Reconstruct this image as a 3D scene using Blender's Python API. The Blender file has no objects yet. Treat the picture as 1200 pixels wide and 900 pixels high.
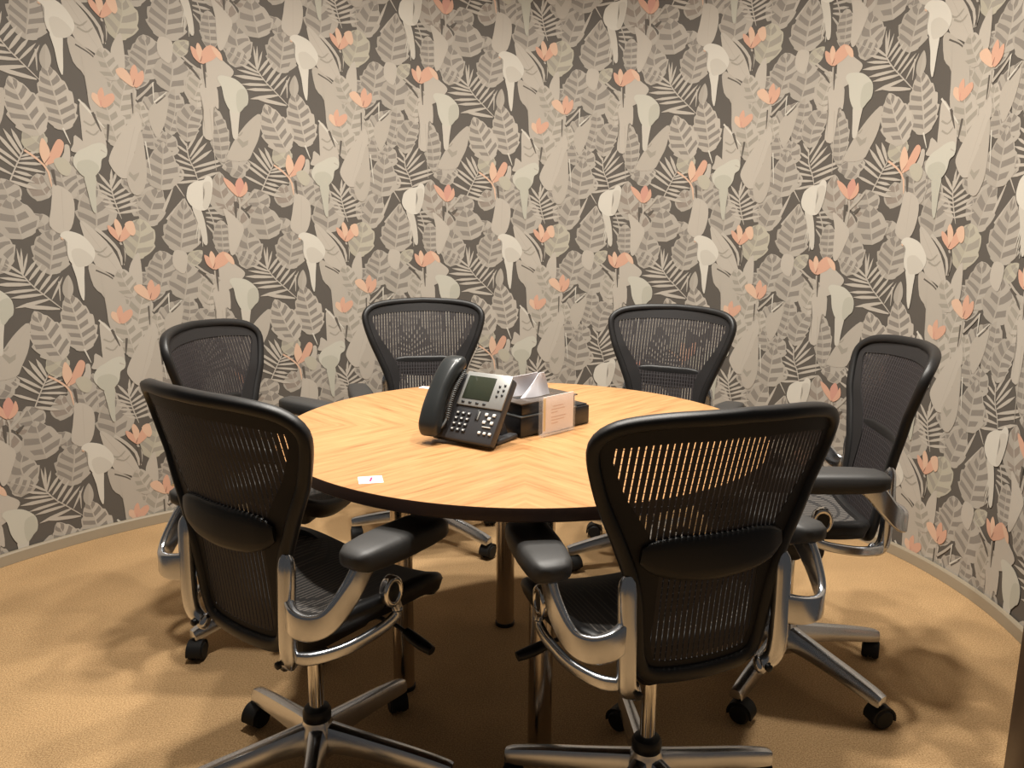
import bpy, bmesh, math, random
import numpy as np
from mathutils import Vector, Matrix
random.seed(7)
SC = bpy.context.scene
COL = SC.collection

# ------------------------------------------------------------------ camera
PITCH, ROLL = 0.190815, 0.0075984
cam = bpy.data.objects.new('camera', bpy.data.cameras.new('camera'))
COL.objects.link(cam)
cam.data.sensor_width = 36.0
cam.data.lens = 922.101 / 1200 * 36
cam.data.clip_start = 0.02
_r = Vector((1, 0, 0)); _u = Vector((0, math.sin(PITCH), math.cos(PITCH))); _f = Vector((0, math.cos(PITCH), -math.sin(PITCH)))
_c, _s = math.cos(ROLL), math.sin(ROLL)
_r, _u = _c * _r + _s * _u, -_s * _r + _c * _u
_m = Matrix((_r, _u, -_f)).transposed().to_4x4()
_m.translation = (0, 0, 1.25)
cam.matrix_world = _m
SC.camera = cam

# ------------------------------------------------------------------ colour management, world, lamps
SC.view_settings.view_transform = 'Standard'
SC.view_settings.look = 'None'
SC.view_settings.exposure = -0.2
SC.view_settings.gamma = 1.0
SC.view_settings.use_curve_mapping = False
W = bpy.data.worlds.new('corridor light'); SC.world = W
W.use_nodes = True
W.node_tree.nodes['Background'].inputs[0].default_value = (1.0, 0.97, 0.94, 1)
W.node_tree.nodes['Background'].inputs[1].default_value = 0.075
CEIL = 2.9
def downlight(x, y, power, size=0.12, col=(1.0, 0.945, 0.86)):
    l = bpy.data.lights.new('downlight', 'AREA'); l.shape = 'DISK'; l.size = size
    l.energy = power; l.color = col; l.spread = math.radians(152)
    o = bpy.data.objects.new('downlight', l); COL.objects.link(o)
    o.location = (x, y, CEIL - 0.03)
for (x, y, p) in [(-0.50, 2.50, 33), (0.50, 2.50, 31), (-0.55, 1.65, 33), (0.55, 1.65, 29), (0.03, 2.10, 24)]:
    downlight(x, y, p)

# ------------------------------------------------------------------ helpers
def srgb(r, g, b):
    def f(c):
        c /= 255.0
        return c / 12.92 if c <= 0.04045 else ((c + 0.055) / 1.055) ** 2.4
    return (f(r), f(g), f(b), 1.0)
def mat(name, col, rough=0.5, metal=0.0, spec=0.5, bump=0.0, bscale=200.0, noise=0.0, nscale=8.0):
    m = bpy.data.materials.new(name); m.use_nodes = True
    nt = m.node_tree; b = nt.nodes['Principled BSDF']
    b.inputs['Base Color'].default_value = col; b.inputs['Roughness'].default_value = rough
    b.inputs['Metallic'].default_value = metal; b.inputs['Specular IOR Level'].default_value = spec
    tc = nt.nodes.new('ShaderNodeTexCoord')
    if noise:
        n = nt.nodes.new('ShaderNodeTexNoise'); n.inputs['Scale'].default_value = nscale; n.inputs['Detail'].default_value = 4
        nt.links.new(tc.outputs['Object'], n.inputs['Vector'])
        mx = nt.nodes.new('ShaderNodeMix'); mx.data_type = 'RGBA'
        mx.inputs[6].default_value = tuple(c * (1 - noise) for c in col[:3]) + (1,)
        mx.inputs[7].default_value = tuple(min(1, c * (1 + noise)) for c in col[:3]) + (1,)
        nt.links.new(n.outputs['Fac'], mx.inputs[0]); nt.links.new(mx.outputs[2], b.inputs['Base Color'])
    if bump:
        n = nt.nodes.new('ShaderNodeTexNoise'); n.inputs['Scale'].default_value = bscale; n.inputs['Detail'].default_value = 3
        nt.links.new(tc.outputs['Object'], n.inputs['Vector'])
        bp = nt.nodes.new('ShaderNodeBump'); bp.inputs['Strength'].default_value = bump; bp.inputs['Distance'].default_value = 0.002
        nt.links.new(n.outputs['Fac'], bp.inputs['Height']); nt.links.new(bp.outputs['Normal'], b.inputs['Normal'])
    return m
def spline(pts, n, closed=False):
    P = np.array(pts, float); k = len(P); out = []
    for i in range(k if closed else k - 1):
        if closed: a, b, c, d = P[(i - 1) % k], P[i], P[(i + 1) % k], P[(i + 2) % k]
        else:
            b, c = P[i], P[i + 1]; a = P[i - 1] if i > 0 else 2 * b - c; d = P[i + 2] if i + 2 < k else 2 * c - b
        for j in range(n):
            t = j / n
            out.append(.5 * ((2 * b) + (c - a) * t + (2 * a - 5 * b + 4 * c - d) * t * t + (3 * b - a - 3 * c + d) * t ** 3))
    if not closed: out.append(P[-1])
    return np.array(out)
def arclen(P):
    d = np.concatenate([[0], np.cumsum(np.linalg.norm(np.diff(P, axis=0), axis=1))]); return d
def resample(P, ts):
    d = arclen(P); d = d / d[-1]
    return np.stack([np.interp(ts, d, P[:, k]) for k in range(P.shape[1])], 1)
class G:
    """collects vertices and faces of one mesh"""
    def __init__(s): s.v = []; s.f = []; s.mi = []
    def add(s, V, F, mi=0):
        o = len(s.v); s.v += [tuple(map(float, p)) for p in V]; s.f += [tuple(i + o for i in f) for f in F]; s.mi += [mi] * len(F); return s
    def rings(s, R, caps=True, closed=False, mi=0):
        n = len(R[0]); V = [p for r in R for p in r]; F = []
        m = len(R)
        for i in range(m if closed else m - 1):
            a = i * n; b = ((i + 1) % m) * n
            for j in range(n):
                k = (j + 1) % n; F.append((a + j, a + k, b + k, b + j))
        if caps and not closed:
            F.append(tuple(range(n))[::-1]); F.append(tuple((m - 1) * n + j for j in range(n)))
        return s.add(V, F, mi)
    def tube(s, path, r, seg=10, closed=False, mi=0, smooth=0):
        P = np.array(path, float)
        if smooth: P = spline(P, smooth, closed)
        n = len(P)
        rr = np.interp(np.linspace(0, 1, n), np.linspace(0, 1, len(r)), r) if hasattr(r, '__len__') else np.full(n, r)
        T = np.gradient(P, axis=0) if not closed else np.roll(P, -1, 0) - np.roll(P, 1, 0)
        T /= np.linalg.norm(T, axis=1)[:, None]
        nv = np.cross(T[0], [0, 0, 1]);
        if np.linalg.norm(nv) < 1e-3: nv = np.cross(T[0], [1, 0, 0])
        R = []
        for i in range(n):
            nv = nv - T[i] * nv.dot(T[i]); nv /= np.linalg.norm(nv); bv = np.cross(T[i], nv)
            R.append([P[i] + rr[i] * (math.cos(a) * nv + math.sin(a) * bv) for a in np.linspace(0, 2 * math.pi, seg, endpoint=False)])
        return s.rings(R, closed=closed, mi=mi)
    def sweep(s, path, lat, prof, smooth=0, caps=True, mi=0):
        """prof(t) -> list of (a,b): a along lat, b along lat x tangent"""
        P = np.array(path, float)
        if smooth: P = spline(P, smooth)
        n = len(P); T = np.gradient(P, axis=0); T /= np.linalg.norm(T, axis=1)[:, None]
        R = []
        for i in range(n):
            t = i / (n - 1)
            l = np.array(lat(t) if callable(lat) else lat, float); l = l - T[i] * l.dot(T[i]); l /= np.linalg.norm(l); b = np.cross(l, T[i])
            R.append([P[i] + a * l + c * b for a, c in prof(t)])
        return s.rings(R, caps=caps, mi=mi)
    def lathe(s, prof, seg=24, c=(0, 0, 0), axis='z', mi=0):
        R = []
        for r, z in prof:
            ring = []
            for a in np.linspace(0, 2 * math.pi, seg, endpoint=False):
                x, y = r * math.cos(a), r * math.sin(a)
                p = (x, y, z) if axis == 'z' else ((z, x, y) if axis == 'x' else (y, z, x))
                ring.append((p[0] + c[0], p[1] + c[1], p[2] + c[2]))
            R.append(ring)
        return s.rings(R, mi=mi)
    def rbox(s, c, size, r=0.004, rot=None, mi=0, seg=2):
        bm = bmesh.new(); bmesh.ops.create_cube(bm, size=1)
        for v in bm.verts: v.co = Vector((v.co.x * size[0], v.co.y * size[1], v.co.z * size[2]))
        if r: bmesh.ops.bevel(bm, geom=bm.edges[:], offset=min(r, min(size) * .49), segments=seg, affect='EDGES', profile=0.5)
        M = (rot if rot is not None else Matrix.Identity(3))
        bm.verts.index_update()
        V = [M @ v.co + Vector(c) for v in bm.verts]; F = [tuple(v.index for v in f.verts) for f in bm.faces]
        bm.free(); return s.add(V, F, mi)
    def build(s, name, mats, parent=None, angle=40, loc=None, rotz=0.0):
        me = bpy.data.meshes.new(name); me.from_pydata(s.v, [], s.f)
        if not isinstance(mats, (list, tuple)): mats = [mats]
        for m in mats: me.materials.append(m)
        me.polygons.foreach_set('material_index', s.mi)
        bm = bmesh.new(); bm.from_mesh(me); bmesh.ops.recalc_face_normals(bm, faces=bm.faces[:]); bm.to_mesh(me); bm.free()
        me.update()
        if angle:
            me.shade_smooth(); me.set_sharp_from_angle(angle=math.radians(angle))
        o = bpy.data.objects.new(name, me); COL.objects.link(o)
        if parent: o.parent = parent
        if loc is not None: o.location = loc
        if rotz: o.rotation_euler = (0, 0, rotz)
        return o
def rr(w, h, r, k=3):
    r = min(r, w / 2 - 1e-5, h / 2 - 1e-5); out = []
    for cx, cy, a0 in ((w / 2 - r, h / 2 - r, 0), (-w / 2 + r, h / 2 - r, 90), (-w / 2 + r, -h / 2 + r, 180), (w / 2 - r, -h / 2 + r, 270)):
        for i in range(k + 1):
            a = math.radians(a0 + 90 * i / k); out.append((cx + r * math.cos(a), cy + r * math.sin(a)))
    return out
def tag(o, label=None, cat=None, group=None, kind=None):
    if label: o['label'] = label
    if cat: o['category'] = cat
    if group: o['group'] = group
    if kind: o['kind'] = kind
    return o
def empty(name, loc, rotz, label, cat, group=None):
    o = bpy.data.objects.new(name, None); COL.objects.link(o); o.location = loc; o.rotation_euler = (0, 0, rotz)
    o.empty_display_size = 0.1
    return tag(o, label, cat, group)

# ------------------------------------------------------------------ the round room: floor line of the curved wall
KAP = [0.65984, 0.129155, -0.321907, 0.435514, 0.116374, -0.387092]
X0, Y0, HEAD, PER, QER = 0.690648, 3.809378, 0.372036, 0.94849025, 0.8380476
def wall_curve():
    S = np.linspace(-4.6, 3.4, 1601); u = np.clip(S, -2.45, 2.1) / 2.0
    k = sum(KAP[i] * u ** i for i in range(6))
    ds = S[1] - S[0]; c = int(np.argmin(np.abs(S)))
    th = np.concatenate([[0], np.cumsum((k[1:] + k[:-1]) / 2 * ds)]); th = th - th[c] + HEAD
    dx, dy = np.cos(th), -np.sin(th)
    X = np.concatenate([[0], np.cumsum((dx[1:] + dx[:-1]) / 2 * ds)]); X = X - X[c] + X0
    Y = np.concatenate([[0], np.cumsum((dy[1:] + dy[:-1]) / 2 * ds)]); Y = Y - Y[c] + Y0
    return S, X, Y
WS, WX, WY = wall_curve()
NG = 32; GD = PER / NG
U0, V0 = -0.711235, 1.475969          # origin of one wallpaper repeat
IA, IB = int(math.floor((-3.9 - U0) / GD)), int(math.floor((2.75 - U0) / GD))
GS = U0 + np.arange(IA, IB + 1) * GD   # facet lines of the wall
GX = np.interp(GS, WS, WX); GY = np.interp(GS, WS, WY)
GT = np.stack([np.gradient(GX), np.gradient(GY)], 1); GT /= np.linalg.norm(GT, axis=1)[:, None]
def wall_pt(s, z, off=0.0):
    """off > 0 : into the room"""
    x = np.interp(s, GS, GX); y = np.interp(s, GS, GY); tx = np.interp(s, GS, GT[:, 0]); ty = np.interp(s, GS, GT[:, 1])
    return np.stack([x + off * ty, y - off * tx, np.broadcast_to(z, np.shape(x))], -1)

# ------------------------------------------------------------------ wallpaper: one repeat of leaves, palms, flowers and birds (millimetres)
MOTIF = [["leaf",[[468,525],[439,499],[410,464]],31,2,8,"Y","S3",0.6,0.52,0.1,0.95],["leaf",[[386,716],[442,658],[461,685]],22,0,0,"M","S",0.6,0.52,0.1,0.95],["leaf",[[198,436],[270,388],[231,321]],44,3,14,"M","S",0.6,0.52,0.1,0.95],["leaf",[[605,760],[684,727],[706,662]],44,3,12,"M","S2",0.6,0.52,0.1,0.95],["leaf",[[592,586],[653,537],[647,444]],50,3,14,"L","S3",0.6,0.52,0.1,0.95],["leaf",[[783,664],[833,624],[825,588]],33,2,8,"M","S",0.6,0.52,0.1,0.95],["leaf",[[111,223],[193,174],[233,223]],55,2,10,"L","S3",0.6,0.52,0.1,0.95],["leaf",[[382,319],[333,262],[274,204]],55,3,14,"M","S",0.6,0.52,0.1,0.95],["leaf",[[209,663],[233,710],[218,747]],40,2,10,"M","S",0.6,0.52,0.1,0.95],["leaf",[[932,37],[965,-21],[950,-97]],44,3,12,"M","S",0.6,0.52,0.1,0.95],["leaf",[[0,-36],[42,-66],[22,-127]],55,3,12,"M","S",0.6,0.52,0.1,0.95],["leaf",[[3,883],[9,801],[14,722]],64,4,20,"M","S",0.6,0.52,0.1,0.95],["leaf",[[54,774],[70,691],[66,601]],75,3,25,"M","S",0.6,0.52,0.1,0.95],["leaf",[[240,866],[236,811],[238,747]],66,3,22,"M","S",0.6,0.52,0.1,0.95],["leaf",[[320,787],[283,709],[257,623]],55,3,22,"M","S",0.6,0.52,0.1,0.95],["leaf",[[334,855],[354,827],[370,790]],66,2,10,"M","S",0.6,0.52,0.1,0.95],["leaf",[[558,854],[558,772],[589,670]],57,3,30,"M","S2",0.6,0.52,0.1,0.95],["leaf",[[587,715],[629,640],[612,576]],50,3,16,"M","S2",0.6,0.52,0.1,0.95],["leaf",[[700,788],[717,733],[724,696]],53,2,10,"M","S",0.6,0.52,0.1,0.95],["leaf",[[823,812],[836,757],[856,724]],55,2,15,"M","S2",0.6,0.52,0.1,0.95],["line2",[[490,698],[563,710]],10.8,"M"],["line2",[[491,682],[564,683]],10.8,"M"],["line2",[[491,664],[560,657]],10.8,"M"],["line2",[[492,647],[551,630]],10.8,"M"],["line2",[[492,633],[538,575]],8.4,"M"],["line",[[500,707],[521,646],[529,571]],5,"M"],["line2",[[135,766],[91,825]],10.8,"L"],["line2",[[133,773],[140,844]],9.6,"L"],["line2",[[134,773],[160,839]],9.6,"L"],["line2",[[136,752],[81,791]],9.6,"L"],["line2",[[139,738],[80,765]],9.6,"L"],["line2",[[141,724],[80,742]],9.6,"L"],["line2",[[144,710],[90,721]],9.6,"L"],["line2",[[149,691],[100,702]],9.6,"L"],["line2",[[154,673],[112,689]],8.4,"L"],["line2",[[135,758],[178,812]],10.8,"L"],["line2",[[138,742],[192,775]],10.8,"L"],["line2",[[142,727],[209,756]],10.8,"L"],["line2",[[146,710],[219,739]],10.8,"L"],["line2",[[151,691],[229,721]],10.8,"L"],["line2",[[156,674],[240,691]],12.0,"L"],["line",[[131,802],[135,756],[146,705],[162,652]],5,"L"],["line2",[[436,109],[405,152]],9.5,"L"],["line2",[[437,85],[394,115]],9.5,"L"],["line2",[[442,53],[389,83]],9.5,"L"],["line2",[[449,35],[381,57]],9.5,"L"],["line2",[[457,15],[372,32]],9.5,"L"],["line2",[[462,-6],[366,-2]],10.8,"L"],["line2",[[468,-24],[378,-39]],10.8,"L"],["line2",[[437,100],[479,172]],10.8,"L"],["line2",[[443,70],[506,167]],10.8,"L"],["line2",[[446,57],[514,131]],10.8,"L"],["line2",[[451,43],[532,103]],12.0,"L"],["line2",[[454,27],[597,73]],12.0,"L"],["line2",[[461,8],[572,46]],12.0,"L"],["line2",[[468,-19],[558,15]],12.0,"L"],["line",[[432,124],[438,65],[457,20],[469,-26]],5,"L"],["line",[[381,794],[410,747]],5,"L"],["line",[[334,652],[405,738]],8,"L"],["line",[[323,685],[365,776]],12,"L"],["leaf",[[410,741],[396,632],[379,515]],79,5,22,"M","S",0.68,0.52,0.1,0.95],["leaf",[[297,526],[307,455],[286,359]],73,4,24,"M","S",0.55,0.52,0.1,0.95],["leaf",[[393,482],[398,405],[380,319]],79,3,22,"M","S",0.6,0.52,0.1,0.95],["leaf",[[229,654],[224,579],[192,493]],64,3,26,"Y","S3",0.5,0.52,0.1,0.95],["leaf",[[678,627],[657,555],[685,465]],64,3,22,"M","S",0.55,0.52,0.1,0.95],["leaf",[[724,728],[735,655],[751,572]],77,3,12,"M","S",0.62,0.52,0.1,0.95],["leaf",[[858,608],[849,532],[831,440]],73,4,24,"M","S",0.5,0.52,0.1,0.95],["leaf",[[550,653],[553,579],[552,500]],40,5,4,"M","S",0.5,0.55,0.1,0.95],["leaf",[[615,511],[650,491],[700,464]],37,3,5,"M","S",0.5,0.52,0.1,0.95],["leaf",[[143,441],[149,378],[176,291]],53,3,24,"L","S3",0.5,0.52,0.1,0.95],["leaf",[[225,359],[196,262],[168,125]],57,5,26,"L","S3",0.45,0.52,0.1,0.95],["leaf",[[402,333],[396,242],[366,152]],44,5,8,"M","S",0.5,0.5,0.1,0.95],["leaf",[[492,283],[446,212],[436,129]],51,4,16,"M","S",0.5,0.52,0.1,0.95],["leaf",[[534,282],[564,171],[572,49]],44,6,6,"M","S",0.45,0.52,0.1,0.95],["leaf",[[272,272],[265,223],[285,164]],44,3,14,"L","S3",0.6,0.52,0.1,0.95],["leaf",[[289,194],[306,145],[327,95]],53,3,14,"M","S",0.6,0.52,0.1,0.95],["leaf",[[351,164],[357,125],[338,66]],50,3,14,"M","S",0.6,0.52,0.1,0.95],["leaf",[[342,125],[334,36],[321,-69]],73,4,16,"M","S",0.65,0.52,0.1,0.95],["leaf",[[600,102],[622,63],[614,14]],64,3,18,"M","S",0.6,0.52,0.1,0.95],["leaf",[[568,34],[613,34],[665,4]],37,2,10,"M","S",0.6,0.52,0.1,0.95],["leaf",[[479,427],[491,374],[484,269]],57,3,15,"L","S3",0.5,0.52,0.1,0.95],["leaf",[[908,38],[907,-39],[933,-120]],62,4,24,"M","S",0.5,0.52,0.1,0.95],["leaf",[[799,136],[822,97],[861,67]],48,2,12,"Y","S3",0.6,0.52,0.1,0.95],["line2",[[737,441],[727,539]],8.4,"L"],["line2",[[737,441],[742,540]],8.4,"L"],["line2",[[738,441],[762,521]],8.4,"L"],["line2",[[740,442],[682,487]],9.6,"L"],["line2",[[745,431],[664,460]],10.8,"L"],["line2",[[753,420],[655,436]],10.8,"L"],["line2",[[764,406],[640,411]],14.4,"L"],["line2",[[779,386],[667,379]],12.0,"L"],["line2",[[799,367],[688,360]],13.2,"L"],["line2",[[823,348],[701,322]],14.4,"L"],["line2",[[855,308],[721,328]],15.6,"L"],["line2",[[745,437],[791,496]],12.0,"L"],["line2",[[758,421],[807,481]],12.0,"L"],["line2",[[774,398],[824,466]],13.2,"L"],["line2",[[789,380],[842,446]],12.0,"L"],["line2",[[803,367],[864,433]],9.6,"L"],["line2",[[830,346],[876,430]],8.4,"L"],["line",[[737,443],[766,402],[802,367],[867,304]],5,"L"],["line",[[861,413],[859,339]],6,"L"],["line2",[[769,22],[700,108]],13.2,"L"],["line2",[[776,35],[726,123]],14.4,"L"],["line2",[[783,52],[752,126]],13.2,"L"],["line2",[[763,9],[678,70]],12.0,"L"],["line2",[[753,-10],[663,56]],12.0,"L"],["line2",[[741,-36],[655,6]],10.8,"L"],["line2",[[776,31],[834,53]],9.6,"L"],["line2",[[769,20],[838,34]],9.6,"L"],["line2",[[763,7],[850,8]],10.8,"L"],["line2",[[756,-7],[856,-22]],10.8,"L"],["line2",[[749,-23],[807,-37]],12.0,"L"],["line2",[[741,-38],[813,-60]],12.0,"L"],["line2",[[732,-58],[819,-84]],13.2,"L"],["line",[[730,-58],[751,-12],[766,17],[790,64]],5,"L"],["leaf",[[887,372],[912,253],[933,136]],68,6,18,"L","S",0.62,0.52,0.1,0.95],["leaf",[[763,307],[800,211],[847,110]],68,5,24,"L","S",0.6,0.52,0.1,0.95],["leaf",[[896,437],[891,392],[886,347]],20,0,0,"M","S",0.6,0.52,0.1,0.95],["line",[[928,145],[949,88]],6,"W"],["poly",[[9,645],[55,610],[114,539],[148,455],[148,417],[98,440],[52,469],[30,530],[16,587]],"L",1],["line",[[11,638],[66,550],[138,436]],2,"M"],["line",[[61,614],[101,578],[142,522],[148,469]],13,"L"],["poly",[[25,481],[85,445],[128,402],[152,320],[151,223],[85,213],[73,339],[36,389]],"L2",1],["leaf",[[135,272],[152,184],[174,90]],57,4,22,"L","S3",0.5,0.52,0.1,0.95],["line",[[49,452],[98,426],[129,396]],6,"D"],["poly",[[877,775],[933,746],[942,684],[923,613],[887,592],[848,622],[858,684],[867,736]],"L",1],["line",[[902,759],[896,609]],2,"M"],["poly",[[202,508],[218,508],[221,398],[200,359],[174,388],[174,455]],"L",1],["leaf",[[138,455],[154,398],[185,340]],44,3,22,"L","S3",0.5,0.52,0.1,0.95],["poly",[[355,525],[403,514],[400,460],[384,429],[346,463]],"L",1],["poly",[[563,699],[588,688],[644,629],[632,575],[599,507],[580,522],[578,633]],"L",1],["poly",[[536,501],[609,457],[640,426],[619,394],[581,362],[536,364]],"L",1],["poly",[[741,263],[733,176],[702,108],[674,67],[594,68],[612,123],[648,179],[695,234]],"L2",1],["line",[[739,259],[621,82]],2,"M"],["poly",[[637,150],[658,119],[681,133],[685,153],[664,143],[646,159]],"S3",0],["leaf",[[504,422],[501,374],[473,298]],51,3,18,"L","S3",0.5,0.52,0.1,0.95],["poly",[[501,355],[563,372],[570,272],[549,275],[540,150],[500,162],[510,259]],"L",1],["line",[[534,268],[545,20]],5,"L2"],["poly",[[371,305],[362,223],[338,162],[316,141],[292,213],[309,262]],"L2",1],["poly",[[249,233],[266,174],[230,75],[212,-14],[171,-27],[138,15],[135,50],[173,125],[208,174]],"L",1],["line",[[239,174],[186,-4]],2,"M"],["poly",[[260,164],[271,36],[265,-39],[239,-90],[206,-80],[194,-14],[228,66]],"L2",1],["poly",[[201,-14],[222,-39],[239,-14],[242,-2],[219,-14],[206,0]],"S3",0],["line",[[274,120],[287,-14]],5,"W"],["poly",[[49,251],[101,191],[126,125],[121,65],[53,64],[44,163]],"L",1],["line",[[43,255],[93,198],[127,159]],7,"W"],["poly",[[66,74],[20,123],[10,89],[0,64],[30,59]],"L",1],["line",[[37,536],[71,521],[99,543]],7,"S3"],["line",[[61,515],[92,502],[116,521]],7,"S3"],["line",[[54,177],[81,164],[102,183]],7,"S3"],["line",[[59,143],[86,129],[107,149]],7,"S3"],["line",[[628,181],[648,169],[663,185]],7,"S3"],["line",[[513,440],[515,355]],7,"L2"],["line",[[520,438],[523,350]],9,"D"],["line",[[438,463],[469,437],[499,417],[510,383]],9,"L2"],["line",[[446,444],[478,413],[503,379]],10,"D"],["line",[[245,320],[244,262],[239,213]],5,"L2"],["line",[[237,301],[236,223]],6,"D"],["line",[[252,277],[292,315],[323,351]],10,"L2"],["line",[[319,349],[317,272]],5,"W"],["line",[[317,272],[370,319]],6,"W"],["line",[[325,270],[365,304]],6,"D"],["line",[[148,560],[162,522],[156,469]],8,"L2"],["line",[[154,550],[158,474]],12,"D"],["line",[[142,174],[133,105]],9,"D"],["line",[[88,213],[114,144]],10,"D"],["line",[[631,749],[635,721],[629,644]],8,"L2"],["line",[[616,732],[616,663]],12,"D"],["line",[[636,714],[668,742],[699,778]],11,"L2"],["line",[[658,697],[684,718]],14,"D"],["line",[[788,54],[829,25],[861,-14],[869,-72]],8,"PL"],["line",[[877,-9],[884,-67]],12,"D"],["poly",[[510,444],[482,466],[473,506],[493,496],[505,474]],"P",1],["poly",[[510,446],[494,496],[503,523],[518,498],[518,464]],"PL",1],["poly",[[512,444],[517,491],[551,520],[586,498],[563,467],[538,453]],"P",1],["poly",[[555,514],[588,498],[597,465],[577,474]],"PL",1],["poly",[[247,322],[200,351],[185,380],[214,390],[240,359]],"PL",1],["poly",[[248,326],[236,376],[255,409],[266,380],[259,345]],"P",1],["poly",[[251,324],[260,367],[284,390],[287,359],[271,332]],"P",1],["poly",[[123,233],[92,260],[95,286],[118,272]],"PL",1],["poly",[[123,235],[112,283],[130,309],[136,272]],"P",1],["poly",[[127,235],[134,274],[166,291],[173,270],[151,243]],"P",1],["poly",[[148,562],[114,595],[107,627],[131,612],[144,586]],"P",1],["poly",[[146,573],[131,630],[141,652],[159,621],[156,586]],"PL",1],["poly",[[148,562],[161,609],[191,644],[203,614],[182,581]],"P",1],["poly",[[170,630],[200,644],[210,602],[194,586]],"PL",1],["poly",[[629,751],[588,790],[571,830],[601,814],[623,786]],"P",1],["poly",[[630,756],[619,804],[642,834],[657,801],[645,768]],"P2",1],["poly",[[632,752],[650,785],[664,817],[671,784],[655,760]],"P",1],["poly",[[856,3],[839,47],[845,89],[856,101],[874,62],[870,24]],"PL",1],["poly",[[860,8],[878,57],[905,102],[925,92],[919,61],[897,26]],"P",1],["poly",[[928,84],[944,79],[941,27],[922,9],[904,19],[923,56]],"L",1],["poly",[[884,24],[917,37],[944,8],[931,-29],[901,-19]],"Y",1],["line",[[852,10],[873,38]],3,"D2"],["line",[[508,450],[517,473]],4,"D2"],["line",[[245,330],[252,354]],4,"D2"],["line",[[144,569],[152,590]],4,"D2"],["line",[[121,240],[122,262]],5,"P2"],["poly",[[437,705],[468,703],[486,638],[491,558],[475,554],[459,630]],"W2",1],["line",[[459,639],[443,574]],5,"W2"],["line",[[462,639],[451,546]],5,"W2"],["line",[[473,620],[470,541]],5,"W2"],["poly",[[421,768],[430,791],[457,810],[491,818],[505,835],[525,823],[523,774],[511,725],[494,695],[461,693],[431,714],[418,741]],"W",1],["poly",[[487,803],[516,811],[521,774],[509,725],[494,697],[480,712],[493,767]],"W2",1],["poly",[[616,280],[655,279],[648,217],[640,158],[622,158],[617,218]],"W2",1],["poly",[[572,389],[581,404],[605,405],[643,397],[675,373],[692,346],[692,306],[675,285],[654,263],[632,259],[612,273],[595,312],[587,360]],"G",1],["poly",[[651,350],[685,358],[692,306],[675,285],[652,263],[643,303]],"G2",1],["poly",[[913,486],[954,482],[953,424],[945,337],[932,362],[924,426]],"W",1],["poly",[[881,582],[886,595],[903,603],[928,600],[963,584],[992,547],[1001,518],[991,490],[975,474],[958,467],[926,470],[907,489],[899,528],[903,563]],"W",1],["poly",[[915,526],[948,537],[983,511],[991,490],[975,474],[952,467],[926,471]],"W2",1],["line",[[883,578],[891,570]],6,"PL"],["poly",[[39,-21],[79,-20],[75,-86],[70,-161],[57,-153],[46,-86]],"G2",1],["poly",[[6,38],[24,64],[53,80],[83,96],[114,101],[129,81],[125,53],[107,39],[101,9],[87,-15],[64,-31],[39,-30],[17,-8],[4,14]],"G",1],["poly",[[20,24],[62,35],[93,15],[87,-15],[64,-31],[39,-30],[17,-8]],"G2",1],["line",[[106,75],[125,65]],5,"M"]]
def motif_layers(M):
    def fr(P):
        T = np.gradient(P, axis=0); T /= np.maximum(np.hypot(T[:, 0], T[:, 1]), 1e-9)[:, None]
        return T, np.stack([-T[:, 1], T[:, 0]], 1)
    def strip(L, R, c, out):
        for i in range(len(L) - 1): out.append((c, [L[i], L[i + 1], R[i + 1], R[i]]))
    layers = []
    for m in M:
        k = m[0]
        if k == 'poly':
            layers.append([(m[2], list(spline(m[1], 3, True) if m[3] else np.array(m[1], float)))])
        elif k in ('line', 'line2'):
            P = resample(spline(m[1], 6), np.linspace(0, 1, 7 if len(m[1]) > 2 or k == 'line2' else 3)); T, N = fr(P)
            t = np.linspace(0, 1, len(P))
            w = m[2] * .5 * (np.interp(t, [0, .25, .7, 1], [.35, .9, 1, .08]) if k == 'line2' else np.interp(t, [0, .85, 1], [1, .85, .35]))
            o = []; strip(P + N * w[:, None], P - N * w[:, None], m[3], o); layers.append(o)
        else:
            _, sp, hw, nb, v, c, s, pk, bf, t0, t1 = m
            t = np.linspace(0, 1, 6 * nb + 3 if nb > 1 else 15); P = resample(spline(sp, 8), t); T, N = fr(P)
            w = hw * np.sin(np.pi * np.clip(t, 0, 1) ** (math.log(.5) / math.log(pk))) ** .52
            if nb > 1: w = w * (1.04 - .16 * ((np.linspace(0, nb, len(t)) + .35) % 1.0))          # stepped, torn-looking edge
            o = []; c2 = {'L': 'L2', 'M': 'M2', 'Y': 'Y2'}.get(c, c)
            strip(P + N * w[:, None], P, c, o); strip(P, P - N * w[:, None], c2, o); layers.append(o)
            if nb:
                o = []; L = arclen(P)[-1]; bs = np.linspace(t0, t1, nb + 1)
                for i in range(nb):
                    ta = bs[i] + (1 - bf) * (bs[i + 1] - bs[i]) * .5; tb = ta + (bs[i + 1] - bs[i]) * bf
                    for side in (1, -1):
                        sh = .62 if (i * 7 + int(hw) + side) % 5 == 0 else .9
                        up = []; lo = []
                        for f in np.linspace(.05, sh, 4):
                            dv = v * f / L * (hw / 50)
                            for tt, dst in ((ta, lo), (tb, up)):
                                x = min(max(tt - dv, 0.01), .99)
                                dst.append(np.array([np.interp(x, t, P[:, 0]) + np.interp(x, t, N[:, 0]) * side * np.interp(x, t, w) * f,
                                                     np.interp(x, t, P[:, 1]) + np.interp(x, t, N[:, 1]) * side * np.interp(x, t, w) * f]))
                        strip(np.array(lo), np.array(up), s, o)
                layers.append(o)
    return layers
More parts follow.
